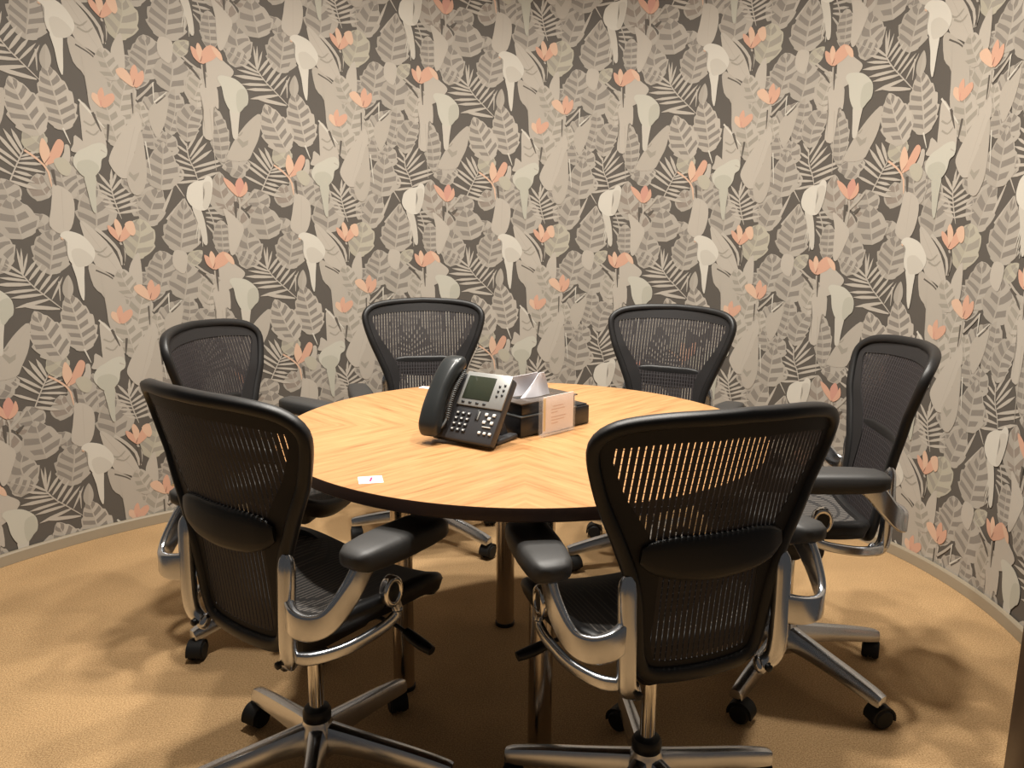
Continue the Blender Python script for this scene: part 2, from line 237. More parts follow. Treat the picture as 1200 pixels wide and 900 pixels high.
WPC = dict(bg=(94, 86, 77), L=(184, 172, 155), L2=(177, 165, 148), M=(174, 163, 147), M2=(167, 156, 140), S=(137, 127, 115), S2=(146, 130, 115),
           S3=(156, 147, 130), Y=(180, 171, 147), Y2=(173, 164, 140), W=(205, 197, 180), W2=(194, 185, 168), G=(192, 187, 168), G2=(180, 176, 156),
           P=(207, 158, 133), PL=(213, 175, 148), P2=(200, 144, 126), D=(95, 86, 76), D2=(152, 100, 80))
def wall_albedo(k, c):
    g = 0.965; d = .10 if k[0] == 'P' else .32; m = sum(c) / 3.0
    return srgb(*[min(255, (x * (1 - d) + m * d) * g) for x in c])
def build_wall():
    keys = list(WPC); mats = [mat('wallpaper ' + k, wall_albedo(k, WPC[k]), 0.62, spec=0.25) for k in keys]
    lay = motif_layers(MOTIF)
    bm = bmesh.new(); zl = bm.verts.layers.float.new('off')
    for i, l in enumerate(lay):
        for c, pl in l:
            pts = [(p[0] / 1000.0, p[1] / 1000.0) for p in pl]
            vs = [bm.verts.new((a, 0.0, b)) for a, b in pts]
            for v in vs: v[zl] = 0.000012 * (i + 1)
            try: f = bm.faces.new(vs); f.material_index = keys.index(c)
            except ValueError: pass
    bmesh.ops.triangulate(bm, faces=[f for f in bm.faces if len(f.verts) > 4])
    lo = min(v.co.x for v in bm.verts); hi = max(v.co.x for v in bm.verts)
    for k in range(int(math.floor(lo / GD)), int(math.ceil(hi / GD)) + 1):
        bmesh.ops.bisect_plane(bm, geom=bm.verts[:] + bm.edges[:] + bm.faces[:], dist=1e-7, plane_co=(k * GD, 0, 0), plane_no=(1, 0, 0))
    bm.verts.index_update()
    v0 = np.array([(v.co.x, v.co.z, v[zl]) for v in bm.verts]); f0 = [tuple(v.index for v in f.verts) for f in bm.faces]; m0 = [f.material_index for f in bm.faces]
    bm.free()
    # repeat over the wall, flat (s, off, z), then trim to its edges
    SA, SB, ZA, ZB = GS[0], GS[-1], 0.0, CEIL
    V = []; F = []; MI = []
    # backing paper, one quad per facet
    for i in range(len(GS) - 1):
        b = len(V); V += [(GS[i], 0, ZA), (GS[i + 1], 0, ZA), (GS[i + 1], 0, ZB), (GS[i], 0, ZB)]; F.append((b, b + 1, b + 2, b + 3)); MI.append(0)
    for a in range(-5, 5):
        for q in range(-3, 4):
            P = v0 + [U0 + a * PER, V0 + q * QER, 0]
            if P[:, 0].max() < SA or P[:, 0].min() > SB or P[:, 1].max() < ZA or P[:, 1].min() > ZB: continue
            b = len(V); V += [(p[0], p[2], p[1]) for p in P]; F += [tuple(i + b for i in f) for f in f0]; MI += m0
    me = bpy.data.meshes.new('wall_back'); me.from_pydata(V, [], F); me.polygons.foreach_set('material_index', MI)
    bm = bmesh.new(); bm.from_mesh(me)
    for co, no in (((SA, 0, 0), (-1, 0, 0)), ((SB, 0, 0), (1, 0, 0)), ((0, 0, ZA), (0, 0, -1)), ((0, 0, ZB), (0, 0, 1))):
        bmesh.ops.bisect_plane(bm, geom=bm.verts[:] + bm.edges[:] + bm.faces[:], dist=1e-7, plane_co=co, plane_no=no, clear_outer=True)
    for v in bm.verts:
        p = wall_pt(v.co.x, v.co.z, v.co.y); v.co = Vector(p)
    bm.normal_update()
    for f in bm.faces:                      # all faces look into the room
        c = f.calc_center_median()
        if f.normal.dot(Vector((0.0 - c.x, 2.0 - c.y, 0))) < 0: f.normal_flip()
    bm.to_mesh(me); bm.free()
    for m in mats: me.materials.append(m)
    o = bpy.data.objects.new('wall_back', me); COL.objects.link(o)
    tag(o, 'curved wall covered in taupe jungle wallpaper of banded leaves, palms, peach flowers and pale parrots', 'wall', kind='structure')
build_wall()

# baseboard following the wall
g = G(); m_base = mat('grey baseboard paint', srgb(150, 138, 118), 0.5)
R = []
for s in GS[1:-1]:
    R.append([tuple(wall_pt(s, z, o)) for o, z in ((0.0040, 0.001), (0.018, 0.001), (0.018, 0.040), (0.0145, 0.046), (0.0040, 0.046))])
g.rings(R); o = g.build('baseboard_back', m_base, angle=30); tag(o, 'low grey baseboard along the curved wall', 'baseboard', kind='structure')

# carpet
def carpet():
    m = bpy.data.materials.new('tan carpet'); m.use_nodes = True; nt = m.node_tree; b = nt.nodes['Principled BSDF']
    b.inputs['Roughness'].default_value = 0.95; b.inputs['Specular IOR Level'].default_value = 0.1
    tc = nt.nodes.new('ShaderNodeTexCoord')
    def noise(sc, det=3):
        n = nt.nodes.new('ShaderNodeTexNoise'); n.inputs['Scale'].default_value = sc; n.inputs['Detail'].default_value = det
        nt.links.new(tc.outputs['Object'], n.inputs['Vector']); return n
    def ramp(n, a, c, p0=.3, p1=.7):
        r = nt.nodes.new('ShaderNodeValToRGB'); r.color_ramp.elements[0].position = p0; r.color_ramp.elements[1].position = p1
        r.color_ramp.elements[0].color = a; r.color_ramp.elements[1].color = c; nt.links.new(n.outputs['Fac'], r.inputs[0]); return r
    fine = ramp(noise(260, 2), srgb(145, 115, 80), srgb(199, 165, 121))
    wide = ramp(noise(5, 5), (.90, .90, .90, 1), (1.06, 1.06, 1.06, 1))
    mx = nt.nodes.new('ShaderNodeMix'); mx.data_type = 'RGBA'; mx.blend_type = 'MULTIPLY'; mx.inputs[0].default_value = 1
    nt.links.new(fine.outputs[0], mx.inputs[6]); nt.links.new(wide.outputs[0], mx.inputs[7]); nt.links.new(mx.outputs[2], b.inputs['Base Color'])
    bp = nt.nodes.new('ShaderNodeBump'); bp.inputs['Strength'].default_value = .5; bp.inputs['Distance'].default_value = .004
    nt.links.new(noise(420, 2).outputs['Fac'], bp.inputs['Height']); nt.links.new(bp.outputs['Normal'], b.inputs['Normal'])
    return m
bd = [tuple(wall_pt(s, 0.0, -0.02)) for s in GS[::4]]
g = G(); pts = [(x, y, 0.0) for x, y, _ in bd] + [(1.6, -1.2, 0), (-2.4, -1.2, 0)]
low = [(x, y, -0.05) for x, y, _ in pts]; n = len(pts)
g.add(pts + low, [tuple(range(n))[::-1], tuple(range(n, 2 * n))] + [(i, (i + 1) % n, n + (i + 1) % n, n + i) for i in range(n)])
o = g.build('floor', carpet(), angle=0); tag(o, 'golden tan carpet floor', 'floor', kind='structure')
g = G(); top = [(x, y, CEIL) for x, y, _ in pts]; up = [(x, y, CEIL + .05) for x, y, _ in pts]
g.add(top + up, [tuple(range(n)), tuple(range(n, 2 * n))[::-1]] + [(i, (i + 1) % n, n + (i + 1) % n, n + i) for i in range(n)])
o = g.build('ceiling', mat('white ceiling paint', srgb(236, 235, 230), 0.9), angle=0); tag(o, 'plain white ceiling', 'ceiling', kind='structure')
# door jamb at the right edge of the view
g = G(); g.rbox((1.064 + .14, 1.48, 1.1), (.28, .06, 2.2), .004)
o = g.build('trim_1', mat('dark glossy door jamb', srgb(74, 58, 44), 0.3, noise=.12, nscale=14)); tag(o, 'dark brown door jamb standing on the carpet at the right edge', 'door jamb', kind='structure')

# ------------------------------------------------------------------ materials of the furniture
M_BLACK = mat('black plastic', srgb(24, 23, 23), 0.42, spec=0.4)
M_FRAME = mat('graphite frame plastic', srgb(27, 26, 26), 0.44, spec=0.4, bump=.08, bscale=600)
M_PAD = mat('soft charcoal pad', srgb(56, 55, 54), 0.5, spec=0.4, bump=.06, bscale=500)
M_ALU = mat('polished aluminium', srgb(206, 209, 214), 0.22, metal=1.0)
M_CHROME = mat('chrome', srgb(222, 220, 216), 0.07, metal=1.0)
M_RUBBER = mat('black rubber', srgb(22, 22, 22), 0.6, spec=0.3)
def mesh_fabric(name, scale, gap, axis=0, col=(40, 37, 37)):
    """woven elastic sheet: ribs of thread with paler gaps between"""
    m = bpy.data.materials.new(name); m.use_nodes = True; nt = m.node_tree; b = nt.nodes['Principled BSDF']; out = nt.nodes['Material Output']
    b.inputs['Base Color'].default_value = srgb(*col); b.inputs['Roughness'].default_value = .6; b.inputs['Specular IOR Level'].default_value = .35
    tc = nt.nodes.new('ShaderNodeTexCoord'); sp = nt.nodes.new('ShaderNodeSeparateXYZ'); nt.links.new(tc.outputs['Object'], sp.inputs[0])
    def math_(op, a, bb=None):
        n = nt.nodes.new('ShaderNodeMath'); n.operation = op
        for i, x in enumerate((a, bb)):
            if x is None: continue
            if isinstance(x, (int, float)): n.inputs[i].default_value = x
            else: nt.links.new(x, n.inputs[i])
        return n.outputs[0]
    fx = math_('FRACT', math_('MULTIPLY', sp.outputs[axis], scale))
    ga = math_('LESS_THAN', fx, gap)
    fz = math_('FRACT', math_('MULTIPLY', sp.outputs[2 if axis == 0 else 1], scale * 2.2))
    gb = math_('LESS_THAN', fz, .74)
    hole = math_('MULTIPLY', ga, gb)
    tr = nt.nodes.new('ShaderNodeBsdfDiffuse'); tr.inputs[0].default_value = srgb(104, 99, 94); mx = nt.nodes.new('ShaderNodeMixShader')
    nt.links.new(hole, mx.inputs[0]); nt.links.new(b.outputs[0], mx.inputs[1]); nt.links.new(tr.outputs[0], mx.inputs[2]); nt.links.new(mx.outputs[0], out.inputs[0])
    return m
M_BORDER = mat('black woven border', srgb(34, 32, 32), 0.6, spec=0.3, bump=.15, bscale=700)
M_THREAD = mat('black woven thread', srgb(45, 41, 42), 0.55, spec=0.35)
M_SEATMESH = mesh_fabric('seat mesh weave', 88.0, 0.34, col=(44, 42, 41))

# ------------------------------------------------------------------ office chair (local axes: +y is where the sitter looks)
HALF = [(.428, 0.0), (.432, .07), (.441, .108), (.462, .132), (.50, .143), (.55, .148), (.61, .156), (.66, .170), (.72, .193), (.78, .218),
        (.84, .239), (.885, .2505), (.914, .250), (.938, .234), (.956, .198), (.967, .12), (.972, 0.0)]
HZ = np.array([h[0] for h in HALF]); HWD = np.array([h[1] for h in HALF])
_hs = spline(HALF, 8)
def half_w(z): return float(np.interp(z, _hs[:, 0], _hs[:, 1]))
def back_y(x, z):
    y = np.interp(z, [.42, .5, .6, .7, .8, .9, .97], [-.168, -.177, -.189, -.204, -.226, -.254, -.276])
    w = np.interp(z, [.42, .6, .8, 1.0], [.35, .6, 1.0, 1.0])
    return float(y + w * .050 * (x / .22) ** 2)
def build_chair(label, group):
    root = empty('office_chair', (0, 0, 0), 0, label, 'chair', group)
    # back frame: one loop round the backrest
    out = [(x, z) for z, x in _hs]; loop = out + [(-x, z) for x, z in out[-2:0:-1]]
    P = np.array([(x, back_y(x, z), z) for x, z in loop]); n = len(P)
    d = np.concatenate([arclen(np.vstack([P, P[:1]]))]); ts = np.linspace(0, d[-1], 113)[:-1]
    PP = np.vstack([P, P[:1]]); P = np.stack([np.interp(ts, d, PP[:, k]) for k in range(3)], 1)
    T = np.roll(P, -1, 0) - np.roll(P, 1, 0); T /= np.linalg.norm(T, axis=1)[:, None]
    R = []
    for p, t in zip(P, T):
        e = .004; x, z = p[0], p[2]
        nx = np.array([1, (back_y(x + e, z) - back_y(x - e, z)) / (2 * e), 0]); nz = np.array([0, (back_y(x, z + e) - back_y(x, z - e)) / (2 * e), 1])
        nn = np.cross(nx, nz); nn /= np.linalg.norm(nn)      # towards the rear (-y)
        if nn[1] > 0: nn = -nn
        inn = np.cross(nn, t)
        if inn.dot(np.array([0, 0, .72]) - p * np.array([1, 0, 1])) < 0: inn = -inn
        w = np.interp(z, [.42, .46, .52, .60, .66, .72, .80, .88, .93, .965], [.034, .030, .026, .026, .028, .027, .025, .024, .024, .025])
        R.append([p + inn * (w / 2 + a) + nn * b for a, b in [(w / 2 * math.copysign(abs(math.cos(q)) ** .6, math.cos(q)), .0125 * math.copysign(abs(math.sin(q)) ** .7, math.sin(q))) for q in np.linspace(0, 2 * math.pi, 12, endpoint=False)]])
    G().rings(R, closed=True).build('back_frame', M_FRAME, root, angle=60)
    # flat dark border that grips the mesh, widest at the waist and along the top
    V = []; F = []; n = len(P)
    for p, t in zip(P, T):
        x, z = p[0], p[2]; inn = np.array([-t[2], 0, t[0]]); inn /= np.linalg.norm(inn)
        if inn.dot(np.array([0, 0, .72]) - p * np.array([1, 0, 1])) < 0: inn = -inn
        w = np.interp(z, [.42, .46, .52, .60, .66, .72, .80, .88, .93, .955, .975], [.046, .042, .038, .048, .068, .062, .046, .038, .044, .052, .056])
        for a, b in ((.008, .005), (w, .0035), (w, -.0015), (.008, -.004)):
            q = p + inn * a; V.append((q[0], back_y(q[0], q[2]) + b, q[2]))
    for i in range(n):
        k = (i + 1) % n
        for j in range(4): F.append((i * 4 + j, i * 4 + (j + 1) % 4, k * 4 + (j + 1) % 4, k * 4 + j))
    G().add(V, F).build('mesh_border', M_BORDER, root, angle=40)
    # stretched mesh: upright ribs of thread with real gaps, tied by fine cross threads
    g = G(); pitch, rib, dep = .0112, .0085, .0016
    for k in range(-20, 21):
        xc = k * pitch
        zs = [z for z in np.linspace(.446, .950, 37) if half_w(z) - .010 > abs(xc)]
        if len(zs) < 2: continue
        R = [[(xc + a, back_y(xc + a, z) + b, z) for a, b in ((-rib / 2, -dep / 2), (rib / 2, -dep / 2), (rib / 2, dep / 2), (-rib / 2, dep / 2))] for z in zs]
        g.rings(R)
    for z in np.arange(.455, .945, .0135):
        hw = half_w(z) - .012
        g.tube([(x, back_y(x, z) + .0005, z) for x in np.linspace(-hw, hw, 15)], .0007, 4)
    g.build('back_mesh', M_THREAD, root, angle=40)
    # lumbar pad
    xs = np.linspace(-.146, .146, 21); path = []
    for x in xs: path.append((x, back_y(x, .69) - .011, .690 + .012 * (x / .15) ** 2))
    def lp(t):
        k = abs(2 * t - 1); h = np.interp(k, [0, .55, .85, 1], [.088, .082, .062, .030]); th = np.interp(k, [0, .8, 1], [.018, .017, .008])
        return [(math.copysign(abs(math.cos(q)) ** .55, math.cos(q)) * h / 2, math.copysign(abs(math.sin(q)) ** .7, math.sin(q)) * th / 2) for q in np.linspace(0, 2 * math.pi, 14, endpoint=False)]
    G().sweep(path, (0, 0, 1), lp).build('lumbar_pad', M_BLACK, root, angle=70)
    # seat
    so = [(.0, .238), (.10, .235), (.18, .217), (.228, .172), (.243, .10), (.240, .0), (.226, -.08), (.198, -.135), (.13, -.154), (.0, -.156)]
    so = spline(so, 5); so = [tuple(p) for p in so]; lo = so + [(-x, y) for x, y in so[-2:0:-1]]
    def seat_z(x, y):
        z = .500 + .030 * (x / .24) ** 2 + .012 * max(0, (-y - .05) / .15) ** 2
        if y > .08: z -= .052 * ((y - .08) / .18) ** 2
        return z
    R = []; L = np.array(lo); T = np.roll(L, -1, 0) - np.roll(L, 1, 0); T /= np.linalg.norm(T, axis=1)[:, None]
    for (x, y), t in zip(lo, T):
        inn = np.array([-t[1], t[0]]);
        if inn.dot(-np.array([x, y - .02])) < 0: inn = -inn
        fr = np.clip((y - .1) / .16, 0, 1); w = .026 + .035 * fr; dep = .042 + .012 * fr
        prof = [(0.0, -.012), (.004, -.002), (.012, .003), (w, .001), (w + .004, -.012), (w * .8, -dep * .8), (w * .4, -dep), (.008, -dep * .75)]
        R.append([(x + inn[0] * a, y + inn[1] * a, seat_z(x, y) + b) for a, b in prof])
    G().rings(R, closed=True).build('seat_frame', M_FRAME, root, angle=55)
    g = G(); c = np.array([0, .02]); V = []; nr = 9; n = len(lo)
    for i in range(1, nr + 1):
        f = i / nr
        for x, y in lo:
            px, py = c + (np.array([x, y]) - c) * f * .92; V.append((px, py, seat_z(px, py) - .004 - .010 * (1 - f * f)))
    V.append((c[0], c[1], seat_z(*c) - .014)); F = [(i * n + j, i * n + (j + 1) % n, (i + 1) * n + (j + 1) % n, (i + 1) * n + j) for i in range(nr - 1) for j in range(n)]
    F += [(nr * n, (j + 1) % n, j) for j in range(n)]
    g.add(V, F).build('seat_mesh', M_SEATMESH, root, angle=60)
    # tilt mechanism under the seat
    g = G(); g.rbox((0, .02, .392), (.125, .20, .068), .018); g.rbox((0, .03, .428), (.20, .12, .03), .012)
    for sx in (-1, 1): g.sweep([(sx * .05, .04, .415), (sx * .13, .055, .440), (sx * .20, .045, .480), (sx * .236, .005, .525)], (0, 1, 0), lambda t: rr(.05, .022, .009), smooth=4)
    g.lathe([(.0, .345), (.030, .345), (.034, .352), (.034, .372), (.0, .372)], 20)
    g.build('tilt_mechanism', M_BLACK, root)
    for sx in (-1, 1):
        g = G(); g.tube([(sx * .06, .09, .405), (sx * .14, .10, .400), (sx * .20, .10, .388)], .005, 8, smooth=3)
        g.sweep([(sx * .185, .10, .392), (sx * .225, .10, .380), (sx * .262, .10, .372)], (0, 1, 0), lambda t: rr(.030 * (.7 + .3 * math.sin(math.pi * t)), .018, .008), smooth=3)
        g.build('lever', M_BLACK, root)
    # polished uprights, links, arm brackets and pads
    for sx in (-1, 1):
        g = G()
        up = [(sx * .164, -.186, .664), (sx * .164, -.188, .60), (sx * .163, -.190, .54), (sx * .162, -.190, .485), (sx * .158, -.186, .452), (sx * .144, -.178, .434), (sx * .128, -.172, .430)]
        def up_prof(t):
            k = np.interp(t, [0, .03, .07, .7, .93, .98, 1], [.45, .85, 1, 1.05, 1.05, .9, .55]); return rr(.034 * k, .026 * k, .010 * k)
        g.sweep(up, lambda t: (1, 0, 0) if t < .7 else (1 - (t - .7) * 1.0, 0, sx * (t - .7) * 1.8), up_prof, smooth=6)
        o = g.build('back_upright', M_ALU, root, angle=50)
        b = G(); b.lathe([(0, 0), (.0075, 0), (.0075, .006), (.005, .008), (0, .008)], 14, axis='y')
        b.v = [(x + sx * .140, -y - .196, z + .436) for x, y, z in b.v]; b.build('pivot_bolt', M_BLACK, o)
        g = G(); ln = [(sx * .160, -.182, .452), (sx * .198, -.165, .455), (sx * .232, -.11, .462), (sx * .247, -.04, .474), (sx * .250, .002, .486), (sx * .250, .012, .500), (sx * .250, .004, .522)]
        g.sweep(ln, (0, 0, 1), lambda t: rr(.026 * np.interp(t, [0, .1, .8, 1], [.8, 1, .85, .9]), .015, .006), smooth=6)
        o = g.build('seat_link', M_ALU, root, angle=50)
        r = G(); ring = []
        for a in np.linspace(0, 2 * math.pi, 26, endpoint=False):
            ring.append([(sx * .250 + b_, -.004 + (.0235 + a_) * math.cos(a) * .85, 0.546 + (.0235 + a_) * math.sin(a) * 1.1) for a_, b_ in rr(.013, .022, .005)])
        r.rings(ring, closed=True); r.build('pivot_ring', M_CHROME, o, angle=50)
        h = G(); h.lathe([(0, -.008), (.019, -.008), (.019, .006), (.012, .009), (0, .009)], 18, (0, 0, 0), 'x'); h.v = [(x + sx * .250, y - .004, z + .546) for x, y, z in h.v]; h.build('pivot_plug', M_BLACK, o)
        g = G(); br = [(sx * .165, -.188, .552), (sx * .205, -.206, .547), (sx * .243, -.202, .547), (sx * .268, -.178, .560), (sx * .280, -.140, .600), (sx * .280, -.105, .640), (sx * .277, -.085, .656)]
        g.sweep(br, (0, 0, 1), lambda t: rr(np.interp(t, [0, .15, .5, .8, 1], [.058, .056, .046, .050, .060]), np.interp(t, [0, .4, 1], [.020, .014, .020]), .006), smooth=6)
        g.build('arm_bracket', M_ALU, root, angle=50)
        g = G(); R = []
        pad = [(-.142, .012, .008), (-.136, .029, .015), (-.116, .039, .022), (-.07, .044, .025), (.00, .047, .026), (.08, .047, .025), (.13, .043, .023), (.155, .032, .017), (.165, .016, .010)]
        for y, hw, hh in pad:
            zc = .664 - .085 * (y + .14) - (.006 if y > .15 else 0); xc = .281 - .165 * (y + .14)
            R.append([(sx * xc + math.copysign(abs(math.cos(q)) ** .45, math.cos(q)) * hw, y, zc + math.copysign(abs(math.sin(q)) ** .55, math.sin(q)) * hh * (1.0 if math.sin(q) > 0 else 1.1)) for q in np.linspace(0, 2 * math.pi, 20, endpoint=False)])
        g.rings(R).build('armrest_pad', M_PAD, root, angle=60)
    # column and base
    g = G(); g.lathe([(0, .18), (.0165, .18), (.0165, .37), (0, .37)], 20); g.build('gas_column', M_CHROME, root)
    g = G(); g.lathe([(0, .160), (.028, .160), (.032, .167), (.032, .182), (.028, .190), (.020, .193), (0, .193)], 24); g.build('column_collar', M_BLACK, root)
    g = G(); g.lathe([(0, .075), (.034, .075), (.041, .083), (.044, .112), (.039, .138), (.033, .156), (.031, .163), (0, .163)], 28); g.build('base_hub', M_ALU, root, angle=50)
    for k in range(5):
        g = G()
        lp_ = [(.030, 0, .122), (.10, 0, .114), (.20, 0, .099), (.285, 0, .083), (.312, 0, .077), (.318, 0, .076)]
        def leg_prof(t):
            w = np.interp(t, [0, .15, .9, .97, 1], [.050, .044, .033, .031, .020]); h = np.interp(t, [0, .3, .9, 1], [.056, .040, .026, .018])
            return [(-w * .5, -h * .5), (w * .5, -h * .5), (w * .5, h * .05), (w * .30, h * .5), (w * .12, h * .56), (-w * .12, h * .56), (-w * .30, h * .5), (-w * .5, h * .05)]
        g.sweep(lp_, (0, 1, 0), lambda t: [(a, -b) for a, b in leg_prof(t)][::1], smooth=3)
        leg = g.build('base_leg', M_ALU, root, angle=35)
        c = G(); cx = .300; sw = random.uniform(-1, 1)
        c.tube([(cx, 0, .070), (cx, 0, .048)], .006, 8)
        for s in (-1, 1):
            c.lathe([(0, s * .005), (.022, s * .005), (.027, s * .009), (.027, s * .019), (.022, s * .024), (0, s * .024)], 22, (cx, .012, .0275), 'x')
        hood = []
        for a in np.linspace(math.radians(-12), math.radians(192), 15):
            hood.append([(cx + x_, .012 + (.0285 + r_) * math.cos(a), .0275 + (.0285 + r_) * math.sin(a)) for x_, r_ in ((-.021, 0), (.021, 0), (.021, .005), (-.021, .005))])
        c.rings(hood); c.rbox((cx, .012, .0275), (.008, .036, .040), .003)
        M = Matrix.Translation((cx, 0, 0)) @ Matrix.Rotation(sw, 4, 'Z') @ Matrix.Translation((-cx, 0, 0))
        c.v = [tuple(M @ Vector(p)) for p in c.v]
        c.build('caster', M_RUBBER, leg)
        leg.rotation_euler = (0, 0, math.radians(72 * k))
    return root
UPPER = {'back_frame', 'mesh_border', 'back_mesh', 'lumbar_pad', 'seat_frame', 'seat_mesh', 'tilt_mechanism', 'lever', 'back_upright', 'seat_link', 'arm_bracket', 'armrest_pad'}
def copy_tree(o, parent=None):
    c = o.copy(); COL.objects.link(c); c.parent = parent
    for ch in o.children: copy_tree(ch, c)
    return c
def place(root, x, y, F, base_deg, lift=0.0):
    root.location = (x, y, 0); rz = math.atan2(-F[0], F[1]); root.rotation_euler = (0, 0, rz)
    k = 0
    for ch in root.children:
        nm = ch.name.split('.')[0]
        if nm in UPPER: ch.location.z = lift
        if nm == 'base_leg': ch.rotation_euler = (0, 0, math.radians(base_deg + 72 * k) - rz); k += 1
        if nm == 'gas_column': ch.location.z = lift * .9
def lower_arms(root, dz):         # arms slid down on their uprights
    for ch in root.children:
        if ch.name.split('.')[0] in ('armrest_pad', 'arm_bracket'): ch.location.z -= dz
def recline(root, deg):          # this sitter left the backrest tipped back
    for ch in root.children:
        if ch.name.split('.')[0] in ('back_frame', 'mesh_border', 'back_mesh', 'lumbar_pad'):
            M = Matrix.Translation((0, -.17, .45)) @ Matrix.Rotation(math.radians(deg), 4, 'X') @ Matrix.Translation((0, .17, -.45))
            ch.rotation_euler = (math.radians(deg), 0, 0); ch.location = Vector(M.translation) + ch.location
CHAIRS = [  # x, y, facing, first base leg (world degrees), lift, label
    (0.295, 1.513, (-.341, .940), 18, 0, 'black mesh chair in the foreground right, backrest striped with see-through gaps, seen from behind'),
    (-0.437, 1.612, (.590, .807), -11, 0, 'black mesh chair in the foreground left, turned three-quarters away, backrest looking solid black'),
    (0.788, 2.092, (-.995, .10), -58, .012, 'black mesh chair seen side-on beside the right baseboard'),
    (-0.725, 2.370, (.975, -.22), 12, 0, 'black mesh chair by the left wall, half hidden behind the foreground left chair'),
    (-0.335, 3.060, (.16, -.985), 35, .005, 'black mesh chair across the table, left one of the two facing us, behind the phone'),
    (0.520, 2.860, (-.46, -.89), 50, .005, 'black mesh chair across the table, right one of the two facing us'),
]
proto = None
for i, (x, y, F, bd_, lift, lab) in enumerate(CHAIRS):
    if proto is None: c = proto = build_chair(lab, 'office chairs around the round table')
    else: c = copy_tree(proto); c['label'] = lab
    place(c, x, y, F, bd_, lift)
    if i == 2: recline(c, 2.5)
    if i > 3: lower_arms(c, .045)

# ------------------------------------------------------------------ round table
TX, TY, TR, TZ = 0.028, 2.041, 0.634, 0.74
def wood():
    m = bpy.data.materials.new('quarter-matched oak veneer'); m.use_nodes = True; nt = m.node_tree; b = nt.nodes['Principled BSDF']
    b.inputs['Roughness'].default_value = .38; b.inputs['Specular IOR Level'].default_value = .4
    tc = nt.nodes.new('ShaderNodeTexCoord'); sp = nt.nodes.new('ShaderNodeSeparateXYZ'); nt.links.new(tc.outputs['Object'], sp.inputs[0])
    def mth(op, a, c=None):
        n = nt.nodes.new('ShaderNodeMath'); n.operation = op
        for i, x in enumerate((a, c)):
            if x is None: continue
            if isinstance(x, (int, float)): n.inputs[i].default_value = x
            else: nt.links.new(x, n.inputs[i])
        return n.outputs[0]
    ax, ay = mth('ABSOLUTE', sp.outputs[0]), mth('ABSOLUTE', sp.outputs[1])
    across = mth('SUBTRACT', ax, ay); along = mth('ADD', ax, ay)
    cb = nt.nodes.new('ShaderNodeCombineXYZ'); nt.links.new(across, cb.inputs[0]); nt.links.new(mth('MULTIPLY', along, .07), cb.inputs[1])
    def noise(sc, det, dist=0.0):
        n = nt.nodes.new('ShaderNodeTexNoise'); n.inputs['Scale'].default_value = sc; n.inputs['Detail'].default_value = det; n.inputs['Distortion'].default_value = dist
        nt.links.new(cb.outputs[0], n.inputs['Vector']); return n.outputs['Fac']
    r = nt.nodes.new('ShaderNodeValToRGB'); cr = r.color_ramp
    cr.elements[0].position = .30; cr.elements[0].color = srgb(136, 95, 56); cr.elements[1].position = .72; cr.elements[1].color = srgb(187, 145, 98)
    e = cr.elements.new(.46); e.color = srgb(168, 124, 80)
    s = mth('ADD', mth('MULTIPLY', noise(36, 5, .5), .62), mth('MULTIPLY', noise(110, 3), .38))
    nt.links.new(s, r.inputs[0]); nt.links.new(r.outputs[0], b.inputs['Base Color'])
    return m
M_WOOD = wood()
M_EDGE = mat('dark stained table edge', srgb(62, 44, 36), 0.42, noise=.15, nscale=30)
tab = empty('round_table', (TX, TY, 0), 0, 'round meeting table with light oak veneer top and dark edge on metal legs', 'table')
g = G(); g.lathe([(0, TZ - .003), (TR - .004, TZ - .003), (TR - .0015, TZ - .001), (TR - .0015, TZ), (0, TZ)], 160); g.build('tabletop', M_WOOD, tab, angle=30)
g = G(); R = []
g.lathe([(0, TZ - .030), (TR - .006, TZ - .030), (TR, TZ - .026), (TR, TZ - .003), (TR - .001, TZ - .0005), (TR - .004, TZ - .0031), (0, TZ - .0031)], 160); g.build('table_edge', M_EDGE, tab, angle=30)
g = G(); g.lathe([(0, TZ - .062), (.455, TZ - .062), (.455, TZ - .0301), (0, TZ - .0301)], 80); g.build('apron', M_EDGE, tab, angle=30)
for ang in (-82, 8, 98, 188):
    a = math.radians(ang); cx, cy = .325 * math.cos(a), .325 * math.sin(a)
    g = G(); g.lathe([(0, .012), (.029, .012), (.029, TZ - .0621), (0, TZ - .0621)], 28, (cx, cy, 0))
    leg = g.build('leg', mat('brushed leg steel', srgb(196, 186, 174), 0.2, metal=1.0) if ang == -82 else bpy.data.materials['brushed leg steel'], tab)
    f = G(); f.lathe([(0, .0005), (.031, .0005), (.031, .012), (0, .012)], 24, (cx, cy, 0)); f.build('foot', M_BLACK, leg)

# ------------------------------------------------------------------ desk phone
M_PH = mat('phone dark grey plastic', srgb(58, 58, 60), 0.42); M_PHB = mat('phone handset plastic', srgb(40, 43, 44), 0.32)
M_SIL = mat('phone silver bezel', srgb(150, 150, 147), 0.38, metal=.3); M_SCR = mat('phone display', srgb(50, 54, 44), 0.12)
M_KEY = mat('pale phone key', srgb(212, 212, 208), 0.4); M_KDK = mat('dark phone key', srgb(44, 44, 46), 0.4); M_CORD = mat('grey cord', srgb(96, 98, 98), 0.4)
PH = (-0.210, 1.885, TZ); PD = math.atan2(1.783 - 1.885, -0.053 + 0.210)
ph = empty('desk_phone', PH, PD, 'dark grey desk phone with grey display and curved handset on the oak table', 'phone')
TA = math.radians(55); CT, ST = math.cos(TA), math.sin(TA)
def fp(u, v, n=0.0):            # face coordinates -> local: u right, v up the face, n out of it
    return (u, .006 + v * CT - n * ST, .0185 + v * ST + n * CT)
RF = Matrix(((1, 0, 0), (0, CT, -ST), (0, ST, CT)))
